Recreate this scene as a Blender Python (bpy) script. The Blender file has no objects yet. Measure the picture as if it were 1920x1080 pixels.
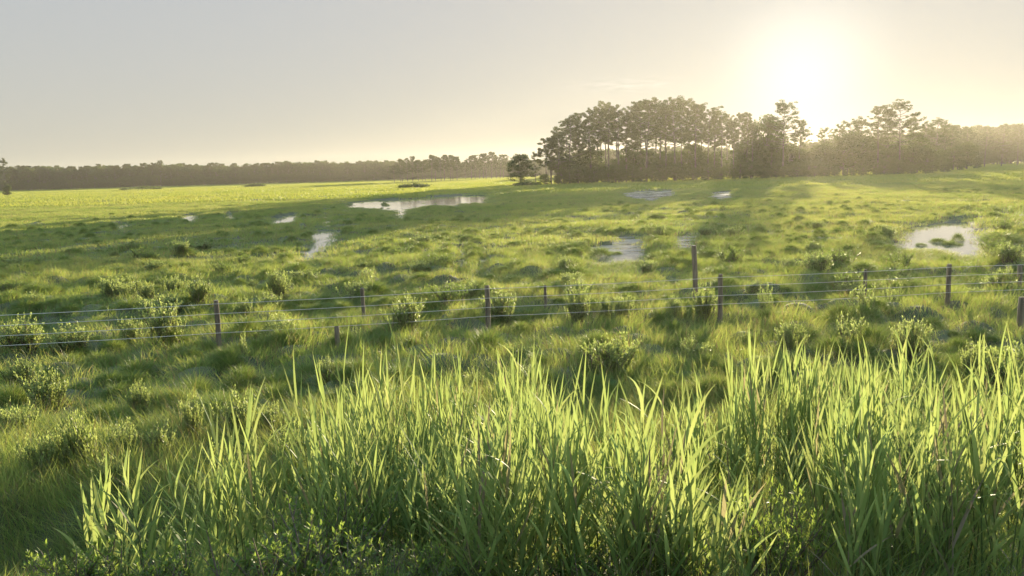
import bpy, math
import numpy as np
from mathutils import Vector, Matrix

S = bpy.context.scene
COL = S.collection
rng = np.random.default_rng(11)
R = math.radians

# ------------------------------------------------------------------ camera
CAM_H, FPX = 4.4, 1500.0
PITCH, ROLL = math.atan(219 / FPX), R(1.57)
_f = Vector((0, math.cos(PITCH), -math.sin(PITCH)))
_r = Vector((1, 0, 0))
_u = _r.cross(_f)
CR = _r * math.cos(ROLL) - _u * math.sin(ROLL)
CU = _u * math.cos(ROLL) + _r * math.sin(ROLL)
CF = _f
cd = bpy.data.cameras.new('camera')
cam = bpy.data.objects.new('camera', cd)
COL.objects.link(cam)
cam.matrix_world = Matrix(((CR.x, CU.x, -CF.x, 0), (CR.y, CU.y, -CF.y, 0), (CR.z, CU.z, -CF.z, CAM_H), (0, 0, 0, 1)))
cd.sensor_width = 36
cd.lens = 36 * FPX / 1920
cd.clip_end = 6000
cd.clip_start = 0.05
S.camera = cam
vCF, vCR, vCU = (np.array(v) for v in (CF, CR, CU))


def ray(u, v):
    return CF * FPX + CR * (u - 960) + CU * (540 - v)


def on_ground(u, v, z=0.1):
    d = ray(u, v)
    t = (z - CAM_H) / d.z
    return np.array((d.x * t, d.y * t, z))


def at_depth(u, v, y):
    d = ray(u, v)
    t = y / d.y
    return np.array((d.x * t, y, CAM_H + d.z * t))


def project(x, y, z):
    P = np.stack([x, y, z - CAM_H], -1)
    w = np.maximum(P @ vCF, 1e-3)
    return 960 + FPX * (P @ vCR) / w, 540 - FPX * (P @ vCU) / w


# ------------------------------------------------------------------ sky, sun, exposure
sd = ray(1503, 132).normalized()
SUN_EL, SUN_AZ = math.asin(sd.z), math.atan2(sd.x, sd.y)
SUN_DIR = sd
W = bpy.data.worlds.new('World')
S.world = W
W.use_nodes = True
nt = W.node_tree
bg = nt.nodes['Background']
sky = nt.nodes.new('ShaderNodeTexSky')
sky.sky_type = 'NISHITA'
sky.sun_disc = False
sky.sun_elevation = SUN_EL
sky.sun_rotation = SUN_AZ
sky.altitude = 0
sky.air_density = 1.0
sky.dust_density = 1.6
sky.ozone_density = 1.0
gam = nt.nodes.new('ShaderNodeGamma')
gam.inputs[1].default_value = 0.11
hs = nt.nodes.new('ShaderNodeHueSaturation')
hs.inputs['Saturation'].default_value = 1.5
hs.inputs['Value'].default_value = 1.03
nt.links.new(sky.outputs[0], gam.inputs[0])
nt.links.new(gam.outputs[0], hs.inputs['Color'])
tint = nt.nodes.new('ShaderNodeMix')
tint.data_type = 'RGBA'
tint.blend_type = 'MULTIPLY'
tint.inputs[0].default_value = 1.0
tcw = nt.nodes.new('ShaderNodeTexCoord')
sep = nt.nodes.new('ShaderNodeSeparateXYZ')
nt.links.new(tcw.outputs['Generated'], sep.inputs[0])
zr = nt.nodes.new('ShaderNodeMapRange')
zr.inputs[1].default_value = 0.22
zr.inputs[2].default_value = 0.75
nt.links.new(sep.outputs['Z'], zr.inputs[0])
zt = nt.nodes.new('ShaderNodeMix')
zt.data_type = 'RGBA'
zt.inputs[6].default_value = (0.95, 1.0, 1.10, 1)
zt.inputs[7].default_value = (1.9, 2.6, 3.4, 1)  # added fill: unseen sky overhead made brighter and bluer to lift shaded ground
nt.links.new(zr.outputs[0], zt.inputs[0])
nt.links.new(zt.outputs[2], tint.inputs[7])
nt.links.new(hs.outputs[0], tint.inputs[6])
mul = nt.nodes.new('ShaderNodeMath')
mul.operation = 'MULTIPLY'
mul.inputs[1].default_value = -6.0
nt.links.new(sep.outputs['Z'], mul.inputs[0])
ex = nt.nodes.new('ShaderNodeMath')
ex.operation = 'EXPONENT'
nt.links.new(mul.outputs[0], ex.inputs[0])
bf = nt.nodes.new('ShaderNodeMath')
bf.operation = 'MULTIPLY'
bf.use_clamp = True
bf.inputs[1].default_value = 0.70
nt.links.new(ex.outputs[0], bf.inputs[0])
band = nt.nodes.new('ShaderNodeMix')
band.data_type = 'RGBA'
band.inputs[7].default_value = (1.34, 1.29, 1.02, 1)
nt.links.new(bf.outputs[0], band.inputs[0])
nt.links.new(tint.outputs[2], band.inputs[6])


def wmath(op, a, b=None, c=None):
    n_ = nt.nodes.new('ShaderNodeMath')
    n_.operation = op
    for i_, q_ in enumerate((a, b, c)):
        if q_ is None: continue
        if isinstance(q_, (int, float)): n_.inputs[i_].default_value = q_
        else: nt.links.new(q_, n_.inputs[i_])
    return n_.outputs[0]


def wdot(vec):
    n_ = nt.nodes.new('ShaderNodeVectorMath')
    n_.operation = 'DOT_PRODUCT'
    nt.links.new(tcw.outputs['Generated'], n_.inputs[0])
    n_.inputs[1].default_value = tuple(vec)
    return n_.outputs['Value']


# bright aureole of the low sun in thin morning air
aur = wmath('MULTIPLY', wmath('POWER', wmath('MAXIMUM', wdot(sd), 0.0), 420.0), 0.7)
addn = nt.nodes.new('ShaderNodeMix')
addn.data_type = 'RGBA'
addn.blend_type = 'ADD'
addn.inputs[7].default_value = (1.0, 0.97, 0.88, 1)
nt.links.new(aur, addn.inputs[0])
nt.links.new(band.outputs[2], addn.inputs[6])
# one thin wisp of cloud low over the grove
cdir = ray(1172, 159).normalized()
crt = cdir.cross(Vector((0, 0, 1))).normalized()
cup = crt.cross(cdir)
ca_, cb_ = wdot(crt), wdot(cup)
wn_ = nt.nodes.new('ShaderNodeTexNoise')
wn_.inputs['Scale'].default_value = 1.0
wn_.inputs['Detail'].default_value = 4
cmb = nt.nodes.new('ShaderNodeCombineXYZ')
nt.links.new(wmath('MULTIPLY', ca_, 35.0), cmb.inputs[0])
nt.links.new(wmath('MULTIPLY', cb_, 260.0), cmb.inputs[1])
nt.links.new(cmb.outputs[0], wn_.inputs['Vector'])
den = wmath('ADD', wmath('POWER', wmath('DIVIDE', ca_, 0.05), 2.0), wmath('POWER', wmath('DIVIDE', cb_, 0.0075), 2.0))
cl = wmath('MULTIPLY', wmath('EXPONENT', wmath('MULTIPLY', den, -1.0)), wmath('MULTIPLY', wmath('SUBTRACT', wn_.outputs['Fac'], 0.42), 2.2))
cadd = nt.nodes.new('ShaderNodeMix')
cadd.data_type = 'RGBA'
cadd.blend_type = 'ADD'
cadd.inputs[7].default_value = (0.5, 0.48, 0.42, 1)
nt.links.new(cl, cadd.inputs[0])
cadd.clamp_factor = False
nt.links.new(addn.outputs[2], cadd.inputs[6])
addn.clamp_factor = False
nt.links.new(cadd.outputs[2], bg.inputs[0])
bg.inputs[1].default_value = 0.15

sl = bpy.data.lights.new('sun', 'SUN')
sl.energy = 4.3
sl.angle = R(0.5)
sl.color = (1.0, 0.84, 0.56)
so = bpy.data.objects.new('sun', sl)
COL.objects.link(so)
so.rotation_euler = (-sd).to_track_quat('-Z', 'Y').to_euler()

S.view_settings.view_transform = 'Standard'
S.view_settings.look = 'None'
S.view_settings.gamma = 1
S.view_settings.exposure = 1.6
S.cycles.use_denoising = True
S.cycles.max_bounces = 10
S.cycles.diffuse_bounces = 6
S.cycles.transmission_bounces = 5
S.cycles.glossy_bounces = 2
S.cycles.volume_bounces = 0
S.cycles.transparent_max_bounces = 8
S.cycles.caustics_reflective = False
S.cycles.caustics_refractive = False

# ------------------------------------------------------------------ helpers


def tag(o, label=None, cat=None, group=None, kind=None):
    if label: o['label'] = label
    if cat: o['category'] = cat
    if group: o['group'] = group
    if kind: o['kind'] = kind
    return o


def empty(name, loc, rz=0.0):
    o = bpy.data.objects.new(name, None)
    COL.objects.link(o)
    o.location = [float(c) for c in loc]
    o.rotation_euler = (0, 0, float(rz))
    o.empty_display_size = 0.2
    return o


class MB:
    """collects vertices, faces and a per-vertex (random, along) attribute pair"""

    def __init__(self):
        self.v, self.q, self.a, self.n = [], [], [], 0

    def add(self, v, q, a):
        self.v.append(np.asarray(v, np.float32).reshape(-1, 3))
        self.q.append(np.asarray(q, np.int64).reshape(-1, 4) + self.n)
        self.a.append(np.asarray(a, np.float32).reshape(-1, 2))
        self.n += len(self.v[-1])
        return self

    def mesh(self, name, mat, smooth=False):
        v, q, a = np.concatenate(self.v), np.concatenate(self.q), np.concatenate(self.a)
        me = bpy.data.meshes.new(name)
        me.vertices.add(len(v))
        me.vertices.foreach_set('co', v.ravel())
        me.loops.add(q.size)
        me.loops.foreach_set('vertex_index', q.ravel().astype(np.int32))
        me.polygons.add(len(q))
        me.polygons.foreach_set('loop_start', np.arange(0, q.size, 4, dtype=np.int32))
        me.update(calc_edges=True)
        for k, nm in ((0, 'rnd'), (1, 'along')):
            at = me.attributes.new(nm, 'FLOAT', 'POINT')
            at.data.foreach_set('value', np.ascontiguousarray(a[:, k]))
        if smooth:
            me.polygons.foreach_set('use_smooth', np.ones(len(q), bool))
        me.materials.append(mat)
        return me

    def obj(self, name, mat, parent=None, smooth=False):
        o = bpy.data.objects.new(name, self.mesh(name, mat, smooth))
        COL.objects.link(o)
        if parent: o.parent = parent
        return o


def blades(mb, P, az, tilt, L, Wd, bend, seg=3, face=None, prof=None, rnd=None, fold=0.0):
    """n curved tapering blades: P (n,3), azimuth, tilt from vertical, length, width, total bend"""
    n = len(P)
    t = np.linspace(0, 1, seg + 1)
    if prof is None:
        prof = np.clip((1 - t) ** 0.8, 0.03, 1) * np.clip(0.5 + t * 3, 0, 1)
    prof = np.asarray(prof)
    face = rng.uniform(-1.2, 1.2, n) if face is None else face
    ang = tilt[:, None] + bend[:, None] * (t[None, :] ** 1.3)
    ds = L[:, None] / seg
    am = 0.5 * (ang[:, 1:] + ang[:, :-1])
    hr = np.concatenate([np.zeros((n, 1)), np.cumsum(np.sin(am) * ds, 1)], 1)
    hz = np.concatenate([np.zeros((n, 1)), np.cumsum(np.cos(am) * ds, 1)], 1)
    ca, sa = np.cos(az)[:, None], np.sin(az)[:, None]
    C = np.stack([P[:, 0:1] + ca * hr, P[:, 1:2] + sa * hr, P[:, 2:3] + hz], -1)
    side = np.stack([-np.sin(az), np.cos(az), np.zeros(n)], -1)
    outw = np.stack([np.cos(az) * np.cos(tilt), np.sin(az) * np.cos(tilt), -np.sin(tilt)], -1)
    sd_ = side * np.cos(face)[:, None] + outw * np.sin(face)[:, None]
    hw = 0.5 * Wd[:, None] * prof[None, :]
    A = C - sd_[:, None, :] * hw[..., None]
    B = C + sd_[:, None, :] * hw[..., None]
    V = np.stack([A, B], 2).reshape(n, -1, 3)
    m = 2 * (seg + 1)
    base = (np.arange(n) * m)[:, None]
    k = np.arange(seg) * 2
    Q = np.stack([base + k, base + k + 1, base + k + 3, base + k + 2], -1).reshape(-1, 4)
    rnd = rng.random(n) if rnd is None else rnd
    a = np.stack([np.repeat(rnd, m), np.tile(np.repeat(t, 2), n)], -1)
    return mb.add(V.reshape(-1, 3), Q, a)


def tube(mb, pts, rad, sides=6, rnd=0.5):
    pts = np.asarray(pts, float)
    rad = np.broadcast_to(np.asarray(rad, float), (len(pts),))
    d = np.gradient(pts, axis=0)
    d /= np.linalg.norm(d, axis=1)[:, None] + 1e-9
    ref = np.where(np.abs(d[:, 2:3]) < 0.9, np.array([[0, 0, 1.0]]), np.array([[1.0, 0, 0]]))
    a = np.cross(d, ref)
    a /= np.linalg.norm(a, axis=1)[:, None]
    b = np.cross(d, a)
    th = np.linspace(0, 2 * np.pi, sides, endpoint=False)
    V = pts[:, None] + rad[:, None, None] * (a[:, None] * np.cos(th)[None, :, None] + b[:, None] * np.sin(th)[None, :, None])
    n = len(pts)
    i = np.arange(n - 1)[:, None] * sides
    j = np.arange(sides)[None, :]
    j2 = (j + 1) % sides
    Q = np.stack([i + j, i + j2, i + sides + j2, i + sides + j], -1).reshape(-1, 4)
    al = np.repeat(np.linspace(0, 1, n), sides)
    mb.add(V.reshape(-1, 3), Q, np.stack([np.full(n * sides, rnd), al], -1))
    # caps (degenerate fans made of quads)
    for e in (0, n - 1):
        c = V[e]
        m = sides // 2
        if sides == 4:
            mb.add(c, [[0, 1, 2, 3]], np.full((4, 2), rnd))
        elif sides == 6:
            mb.add(c, [[0, 1, 2, 3], [0, 3, 4, 5]], np.full((6, 2), rnd))
        elif sides == 8:
            mb.add(c, [[0, 1, 2, 3], [0, 3, 4, 7], [4, 5, 6, 7]], np.full((8, 2), rnd))
    return mb


def leafcloud(mb, C, size, aspect=0.5, up=0.0, rnd=None):
    """one small randomly turned quad (diamond) per centre"""
    n = len(C)
    size = np.broadcast_to(size, (n,))
    d = rng.normal(size=(n, 3))
    d[:, 2] += up
    d /= np.linalg.norm(d, axis=1)[:, None]
    e = np.cross(d, rng.normal(size=(n, 3)))
    e /= np.linalg.norm(e, axis=1)[:, None]
    h, w = d * size[:, None] * 0.5, e * size[:, None] * 0.5 * aspect
    V = np.stack([C - h, C + w, C + h, C - w], 1).reshape(-1, 3)
    Q = np.arange(4 * n).reshape(n, 4)
    rnd = rng.random(n) if rnd is None else rnd
    return mb.add(V, Q, np.stack([np.repeat(rnd, 4), np.tile([0, .5, 1, .5], n)], -1))


def _hash(ix, iy, s):
    h = (ix.astype(np.int64) * 374761393 + iy.astype(np.int64) * 668265263 + s * 974711) & 0x7fffffff
    h = ((h ^ (h >> 13)) * 1274126177) & 0x7fffffff
    return ((h ^ (h >> 16)) & 0xffff) / 65535.0


def vnoise(x, y, s=0):
    ix, iy = np.floor(x), np.floor(y)
    fx, fy = x - ix, y - iy
    fx, fy = fx * fx * (3 - 2 * fx), fy * fy * (3 - 2 * fy)
    a, b = _hash(ix, iy, s), _hash(ix + 1, iy, s)
    c, d = _hash(ix, iy + 1, s), _hash(ix + 1, iy + 1, s)
    return (a * (1 - fx) + b * fx) * (1 - fy) + (c * (1 - fx) + d * fx) * fy - 0.5


# ------------------------------------------------------------------ materials


def new_mat(name):
    m = bpy.data.materials.new(name)
    m.use_nodes = True
    t = m.node_tree
    t.nodes.clear()
    out = t.nodes.new('ShaderNodeOutputMaterial')
    return m, t, out


def leaf_mat(name, cols, tcols, trans=0.5, patch=0.0, rough=0.5, spec=0.25, straw=None, tip=None, scale=0.06):
    """leaf: diffuse + thin translucency; colour varies per leaf (rnd), per plant and slowly across the marsh"""
    m, t, out = new_mat(name)
    N, Lk = t.nodes.new, t.links.new
    at = N('ShaderNodeAttribute'); at.attribute_name = 'rnd'
    al = N('ShaderNodeAttribute'); al.attribute_name = 'along'
    oi = N('ShaderNodeObjectInfo')
    geo = N('ShaderNodeNewGeometry')
    nz = N('ShaderNodeTexNoise'); nz.inputs['Scale'].default_value = scale; nz.inputs['Detail'].default_value = 3
    Lk(geo.outputs['Position'], nz.inputs['Vector'])
    mr = N('ShaderNodeMapRange'); mr.inputs[1].default_value = 0.36; mr.inputs[2].default_value = 0.64
    Lk(nz.outputs['Fac'], mr.inputs[0])
    # fac = .45 rnd + .2 object + patch*noise
    a1 = N('ShaderNodeMath'); a1.operation = 'MULTIPLY'; a1.inputs[1].default_value = 0.55; Lk(at.outputs['Fac'], a1.inputs[0])
    a2 = N('ShaderNodeMath'); a2.operation = 'MULTIPLY_ADD'; a2.inputs[1].default_value = 0.25
    Lk(oi.outputs['Random'], a2.inputs[0]); Lk(a1.outputs[0], a2.inputs[2])
    a3 = N('ShaderNodeMath'); a3.operation = 'MULTIPLY_ADD'; a3.inputs[1].default_value = patch
    Lk(mr.outputs[0], a3.inputs[0]); Lk(a2.outputs[0], a3.inputs[2])

    def ramp(cs):
        r = N('ShaderNodeValToRGB')
        e = r.color_ramp.elements
        while len(e) < len(cs): e.new(0.5)
        for i, c in enumerate(cs):
            e[i].position = 0.08 + 0.84 * i / max(1, len(cs) - 1)
            e[i].color = (*c, 1)
        Lk(a3.outputs[0], r.inputs[0])
        return r.outputs[0]
    c1, c2 = ramp(cols), ramp(tcols)
    if straw:
        lt = N('ShaderNodeMath'); lt.operation = 'LESS_THAN'; lt.inputs[1].default_value = straw[0]
        Lk(at.outputs['Fac'], lt.inputs[0])
        outs = []
        for c, s in ((c1, straw[1]), (c2, straw[2])):
            mx = N('ShaderNodeMix'); mx.data_type = 'RGBA'
            Lk(lt.outputs[0], mx.inputs[0]); Lk(c, mx.inputs[6]); mx.inputs[7].default_value = (*s, 1)
            outs.append(mx.outputs[2])
        c1, c2 = outs
    if tip:
        mt = N('ShaderNodeMapRange'); mt.inputs[1].default_value = tip[0]; mt.inputs[2].default_value = 1.0
        Lk(al.outputs['Fac'], mt.inputs[0])
        outs = []
        for c, s in ((c1, tip[1]), (c2, tip[2])):
            mx = N('ShaderNodeMix'); mx.data_type = 'RGBA'
            Lk(mt.outputs[0], mx.inputs[0]); Lk(c, mx.inputs[6]); mx.inputs[7].default_value = (*s, 1)
            outs.append(mx.outputs[2])
        c1, c2 = outs
    p = N('ShaderNodeBsdfPrincipled')
    p.inputs['Roughness'].default_value = rough
    p.inputs['Specular IOR Level'].default_value = spec
    Lk(c1, p.inputs['Base Color'])
    tr = N('ShaderNodeBsdfTranslucent')
    Lk(c2, tr.inputs['Color'])
    mix = N('ShaderNodeMixShader'); mix.inputs[0].default_value = trans
    Lk(p.outputs[0], mix.inputs[1]); Lk(tr.outputs[0], mix.inputs[2])
    Lk(mix.outputs[0], out.inputs['Surface'])
    return m


def solid_mat(name, c0, c1, scale=8.0, rough=0.85, stretch=(1, 1, 1), bump=0.3, metal=0.0):
    m, t, out = new_mat(name)
    N, Lk = t.nodes.new, t.links.new
    tc = N('ShaderNodeTexCoord'); mp = N('ShaderNodeMapping'); mp.inputs['Scale'].default_value = stretch
    nz = N('ShaderNodeTexNoise'); nz.inputs['Scale'].default_value = scale; nz.inputs['Detail'].default_value = 6
    Lk(tc.outputs['Object'], mp.inputs[0]); Lk(mp.outputs[0], nz.inputs['Vector'])
    r = N('ShaderNodeValToRGB')
    r.color_ramp.elements[0].position = 0.35; r.color_ramp.elements[0].color = (*c0, 1)
    r.color_ramp.elements[1].position = 0.65; r.color_ramp.elements[1].color = (*c1, 1)
    Lk(nz.outputs['Fac'], r.inputs[0])
    p = N('ShaderNodeBsdfPrincipled')
    Lk(r.outputs[0], p.inputs['Base Color'])
    p.inputs['Roughness'].default_value = rough
    p.inputs['Metallic'].default_value = metal
    if bump:
        b = N('ShaderNodeBump'); b.inputs['Strength'].default_value = bump; b.inputs['Distance'].default_value = 0.02
        Lk(nz.outputs['Fac'], b.inputs['Height']); Lk(b.outputs[0], p.inputs['Normal'])
    Lk(p.outputs[0], out.inputs['Surface'])
    return m


STRAW = (0.13, (0.22, 0.17, 0.075), (0.30, 0.22, 0.09))
M_grass = leaf_mat('marsh_grass', [(0.08, 0.18, 0.05), (0.115, 0.215, 0.06), (0.17, 0.225, 0.075)],
                   [(0.23, 0.32, 0.05), (0.34, 0.40, 0.07), (0.45, 0.44, 0.11)], 0.55, patch=0.35, straw=STRAW)
M_far = leaf_mat('far_marsh_grass', [(0.085, 0.18, 0.05), (0.12, 0.215, 0.06), (0.165, 0.22, 0.07)],
                 [(0.28, 0.34, 0.05), (0.37, 0.40, 0.06), (0.46, 0.44, 0.08)], 0.55, patch=0.35, scale=0.02)
M_tussock = leaf_mat('tussock_grass', [(0.06, 0.13, 0.035), (0.09, 0.165, 0.045)],
                     [(0.22, 0.30, 0.045), (0.34, 0.39, 0.07)], 0.4, straw=(0.06, STRAW[1], STRAW[2]))
M_reed = leaf_mat('reed_leaf', [(0.095, 0.17, 0.045), (0.125, 0.195, 0.055), (0.165, 0.215, 0.07)],
                  [(0.29, 0.38, 0.105), (0.38, 0.45, 0.13), (0.47, 0.48, 0.17)], 0.55, rough=0.5, spec=0.12,
                  straw=(0.05, (0.22, 0.19, 0.10), (0.32, 0.28, 0.14)), tip=(0.9, (0.22, 0.2, 0.08), (0.36, 0.35, 0.13)))
M_reedstem = leaf_mat('reed_stem', [(0.08, 0.12, 0.03), (0.12, 0.14, 0.045)], [(0.12, 0.15, 0.04)] * 2, 0.1)
M_shrub = leaf_mat('shrub_leaf', [(0.10, 0.14, 0.045), (0.15, 0.19, 0.065)],
                   [(0.44, 0.53, 0.13), (0.60, 0.66, 0.23)], 0.52, rough=0.45, spec=0.4)
M_bush = leaf_mat('bush_leaf', [(0.06, 0.12, 0.025), (0.10, 0.16, 0.035)],
                  [(0.32, 0.44, 0.07), (0.44, 0.52, 0.10)], 0.5, rough=0.45, spec=0.35)
M_twig = solid_mat('twig_bark', (0.10, 0.075, 0.055), (0.2, 0.15, 0.11), 20)
M_pine = leaf_mat('pine_needles', [(0.035, 0.05, 0.018), (0.06, 0.075, 0.025)],
                  [(0.10, 0.13, 0.03), (0.16, 0.19, 0.04)], 0.35)
M_broad = leaf_mat('broad_leaves', [(0.035, 0.06, 0.018), (0.06, 0.085, 0.025)],
                   [(0.11, 0.16, 0.03), (0.18, 0.22, 0.04)], 0.4)
M_bark = solid_mat('bark', (0.07, 0.06, 0.05), (0.16, 0.135, 0.115), 3, stretch=(1, 1, 0.25))
M_post = solid_mat('weathered_wood', (0.10, 0.075, 0.045), (0.24, 0.185, 0.12), 14, stretch=(1, 1, 0.12), bump=0.6)
M_wire = solid_mat('galvanised_wire', (0.46, 0.42, 0.34), (0.58, 0.53, 0.44), 5, rough=0.4, bump=0)
M_dry = leaf_mat('dry_stalks', [(0.17, 0.135, 0.08), (0.28, 0.235, 0.15)], [(0.2, 0.16, 0.09), (0.3, 0.25, 0.15)], 0.25)

# ------------------------------------------------------------------ ponds (outlines on the ground)
PONDS = [
    [(553, 467), (575, 457), (583, 446), (582, 434), (632, 431), (630, 442), (612, 447), (604, 456), (606, 465), (585, 472)],
    [(449, 435), (464, 433), (463, 438), (452, 440)], [(494, 437), (521, 433), (520, 438)],
    [(640, 382), (700, 375), (760, 373), (800, 370), (870, 366), (916, 366), (914, 375), (893, 374), (886, 377), (870, 375), (858, 379), (800, 379), (770, 385), (740, 388), (700, 384)],
    [(574, 409), (592, 407), (590, 415), (578, 416)], [(606, 406), (622, 404), (618, 411), (604, 412)], [(503, 407), (562, 402), (555, 406), (510, 409)],
    [(738, 397), (763, 393), (756, 399), (741, 401)], [(593, 390), (604, 388), (602, 391)],
    [(852, 467), (874, 461), (876, 478), (856, 481)], [(894, 465), (914, 463), (904, 480), (893, 479)],
    [(1100, 463), (1150, 458), (1148, 445), (1195, 442), (1212, 456), (1205, 471), (1140, 475), (1104, 471)],
    [(1255, 446), (1309, 437), (1309, 446), (1262, 450)],
    [(1676, 441), (1690, 435), (1720, 424), (1770, 417), (1815, 416), (1831, 430), (1844, 450), (1838, 463), (1800, 459), (1770, 449), (1740, 447), (1715, 448), (1690, 447)],
    [(1898, 456), (1925, 447), (1935, 462)], [(1893, 399), (1912, 395), (1908, 401)],
    [(1168, 363), (1200, 359), (1235, 360), (1262, 358), (1268, 362), (1240, 364), (1232, 368), (1212, 370), (1205, 366), (1182, 366)], [(1328, 364), (1345, 360), (1378, 360), (1372, 364), (1352, 367)],
    [(1426, 368), (1437, 364), (1436, 368)],
    [(216, 421), (242, 418), (238, 423)], [(330, 404), (372, 401), (366, 405)], [(415, 402), (446, 399), (440, 403)], [(972, 466), (980, 462), (978, 474)],
]
PONDS = [np.array(p, float) for p in PONDS]
for _p in PONDS:
    _h = np.ptp(_p[:, 1])
    _c = _p[:, 1].mean()
    _p[:, 1] = _c + (_p[:, 1] - _c) * (1.0 if _c < 370 and _h < 10 else 1.7 if _h < 9 else 1.3 if _h < 20 else 1.0)
CLEAR = (0.05, 0.3, 0.55, 0.8, 1.05)


def in_pond(x, y, grow=0.0, heights=(-0.05, 0.08, 0.2, 0.32, 0.44, 0.56)):
    x, y = np.asarray(x, float), np.asarray(y, float)
    m = np.zeros(x.shape, bool)
    for z in heights:
        u, v = project(x, y, np.full(x.shape, z))
        wob = 2.0 * vnoise(x * 0.9, y * 0.9, 5) + 2.4 * vnoise(x * 0.35, y * 0.2, 6)
        u = u + wob * 4 * np.clip(40 / np.maximum(y, 5), 0.5, 1.6)
        v = v + 1.2 * vnoise(x * 0.5, y * 0.5, 7) * np.clip(60 / np.maximum(y, 5), 0.6, 3)
        for p in PONDS:
            c = p.mean(0)
            q = c + (p - c) * (1 + grow)
            lo, hi = q.min(0) - 2, q.max(0) + 2
            box = (u > lo[0]) & (u < hi[0]) & (v > lo[1]) & (v < hi[1]) & (y > 5)
            if not box.any(): continue
            ub, vb = u[box], v[box]
            ins = np.zeros(ub.shape, bool)
            for i in range(len(q)):
                (x1, y1), (x2, y2) = q[i], q[i - 1]
                if y1 == y2: continue
                ins ^= ((y1 > vb) != (y2 > vb)) & (ub < (x2 - x1) * (vb - y1) / (y2 - y1) + x1)
            m[box] |= ins
    return m


# hummock mounds of the near and middle marsh
_mn = 2600
_my = 9.5 + 75 * rng.random(_mn) ** 1.7
_mx = (rng.random(_mn) * 2 - 1) * (_my * 0.74 + 2)
_mr = rng.uniform(0.3, 0.75, _mn)
_mh = rng.uniform(0.15, 0.55, _mn) * (_mr ** 0.7)
_mh *= np.where(_my > 36, 0.55, 1)


_k = ~in_pond(_mx, _my, 0.4, CLEAR)
_mx, _my, _mr, _mh = _mx[_k], _my[_k], _mr[_k], _mh[_k]
_mn = len(_mx)


def height(x, y):
    x, y = np.asarray(x, float), np.asarray(y, float)
    t = np.clip((y - 1.5) / 9.5, 0, 1)
    t = t * 0.55 + 0.45 * t * t * (3 - 2 * t)
    z = 2.1 * (1 - t)
    z = z - 0.9 * np.exp(-((x + 5.2) / 2.3) ** 2 - ((y - 7.6) / 1.7) ** 2)
    z = z + np.maximum(0.17 + 0.22 * vnoise(x / 7, y / 7, 1) + 0.22 * vnoise(x / 2.6, y / 2.6, 2) + 0.08 * vnoise(x, y, 3), 0.03)
    near = (y > 7) & (y < 90)
    if near.any():
        xs, ys = x[near], y[near]
        acc = np.zeros(xs.shape)
        for i in range(_mn):
            d2 = ((xs - _mx[i]) ** 2 + ((ys - _my[i]) * 1.15) ** 2) / _mr[i] ** 2
            k = d2 < 4
            if k.any(): acc[k] = np.maximum(acc[k], _mh[i] * np.exp(-1.5 * d2[k] ** 1.6))
        z[near] += acc
    far_ = y > 25
    if far_.any():
        zz = z[far_]
        z[far_] = np.where(in_pond(x[far_], y[far_], 0.25, CLEAR), np.minimum(zz, 0.06), zz)
    return z


# ------------------------------------------------------------------ ground and water
nr, na = 620, 560
rr = np.concatenate([[0.0], np.geomspace(0.6, 1000, nr)])
th = np.concatenate([np.linspace(-R(58), R(58), na), np.linspace(R(58), R(302), 60)[1:-1]])
RR, TH = np.meshgrid(rr, th, indexing='ij')
GX, GY = RR * np.sin(TH), RR * np.cos(TH)
GZ = height(GX.ravel(), GY.ravel()).reshape(GX.shape)
pm = in_pond(GX.ravel(), GY.ravel()).reshape(GX.shape)
GZ = np.where(pm, -0.3, GZ)
nth = len(th)
ii, jj = np.meshgrid(np.arange(nr), np.arange(nth), indexing='ij')
j2 = (jj + 1) % nth
GQ = np.stack([ii * nth + jj, (ii + 1) * nth + jj, (ii + 1) * nth + j2, ii * nth + j2], -1).reshape(-1, 4)[:, ::-1]
m, t, out = new_mat('marsh_soil')
N, Lk = t.nodes.new, t.links.new
geo = N('ShaderNodeNewGeometry')
n1 = N('ShaderNodeTexNoise'); n1.inputs['Scale'].default_value = 0.8; n1.inputs['Detail'].default_value = 8
Lk(geo.outputs['Position'], n1.inputs['Vector'])
rp = N('ShaderNodeValToRGB')
rp.color_ramp.elements[0].position = 0.35; rp.color_ramp.elements[0].color = (0.05, 0.055, 0.022, 1)
rp.color_ramp.elements[1].position = 0.7; rp.color_ramp.elements[1].color = (0.11, 0.125, 0.045, 1)
Lk(n1.outputs['Fac'], rp.inputs[0])
pb = N('ShaderNodeBsdfPrincipled'); pb.inputs['Roughness'].default_value = 0.95
Lk(rp.outputs[0], pb.inputs['Base Color']); Lk(pb.outputs[0], out.inputs['Surface'])
mb = MB().add(np.stack([GX, GY, GZ], -1).reshape(-1, 3), GQ, np.zeros((GX.size, 2)))
tag(mb.obj('ground', m, smooth=True), kind='structure')

m, t, out = new_mat('pond_water')
N, Lk = t.nodes.new, t.links.new
pb = N('ShaderNodeBsdfPrincipled')
pb.inputs['Base Color'].default_value = (0.15, 0.145, 0.12, 1)
pb.inputs['Roughness'].default_value = 0.05
pb.inputs['IOR'].default_value = 1.42
geo = N('ShaderNodeNewGeometry')
wn = N('ShaderNodeTexNoise'); wn.inputs['Scale'].default_value = 1.3; wn.inputs['Detail'].default_value = 4
Lk(geo.outputs['Position'], wn.inputs['Vector'])
bp = N('ShaderNodeBump'); bp.inputs['Strength'].default_value = 0.08; bp.inputs['Distance'].default_value = 0.05


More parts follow.
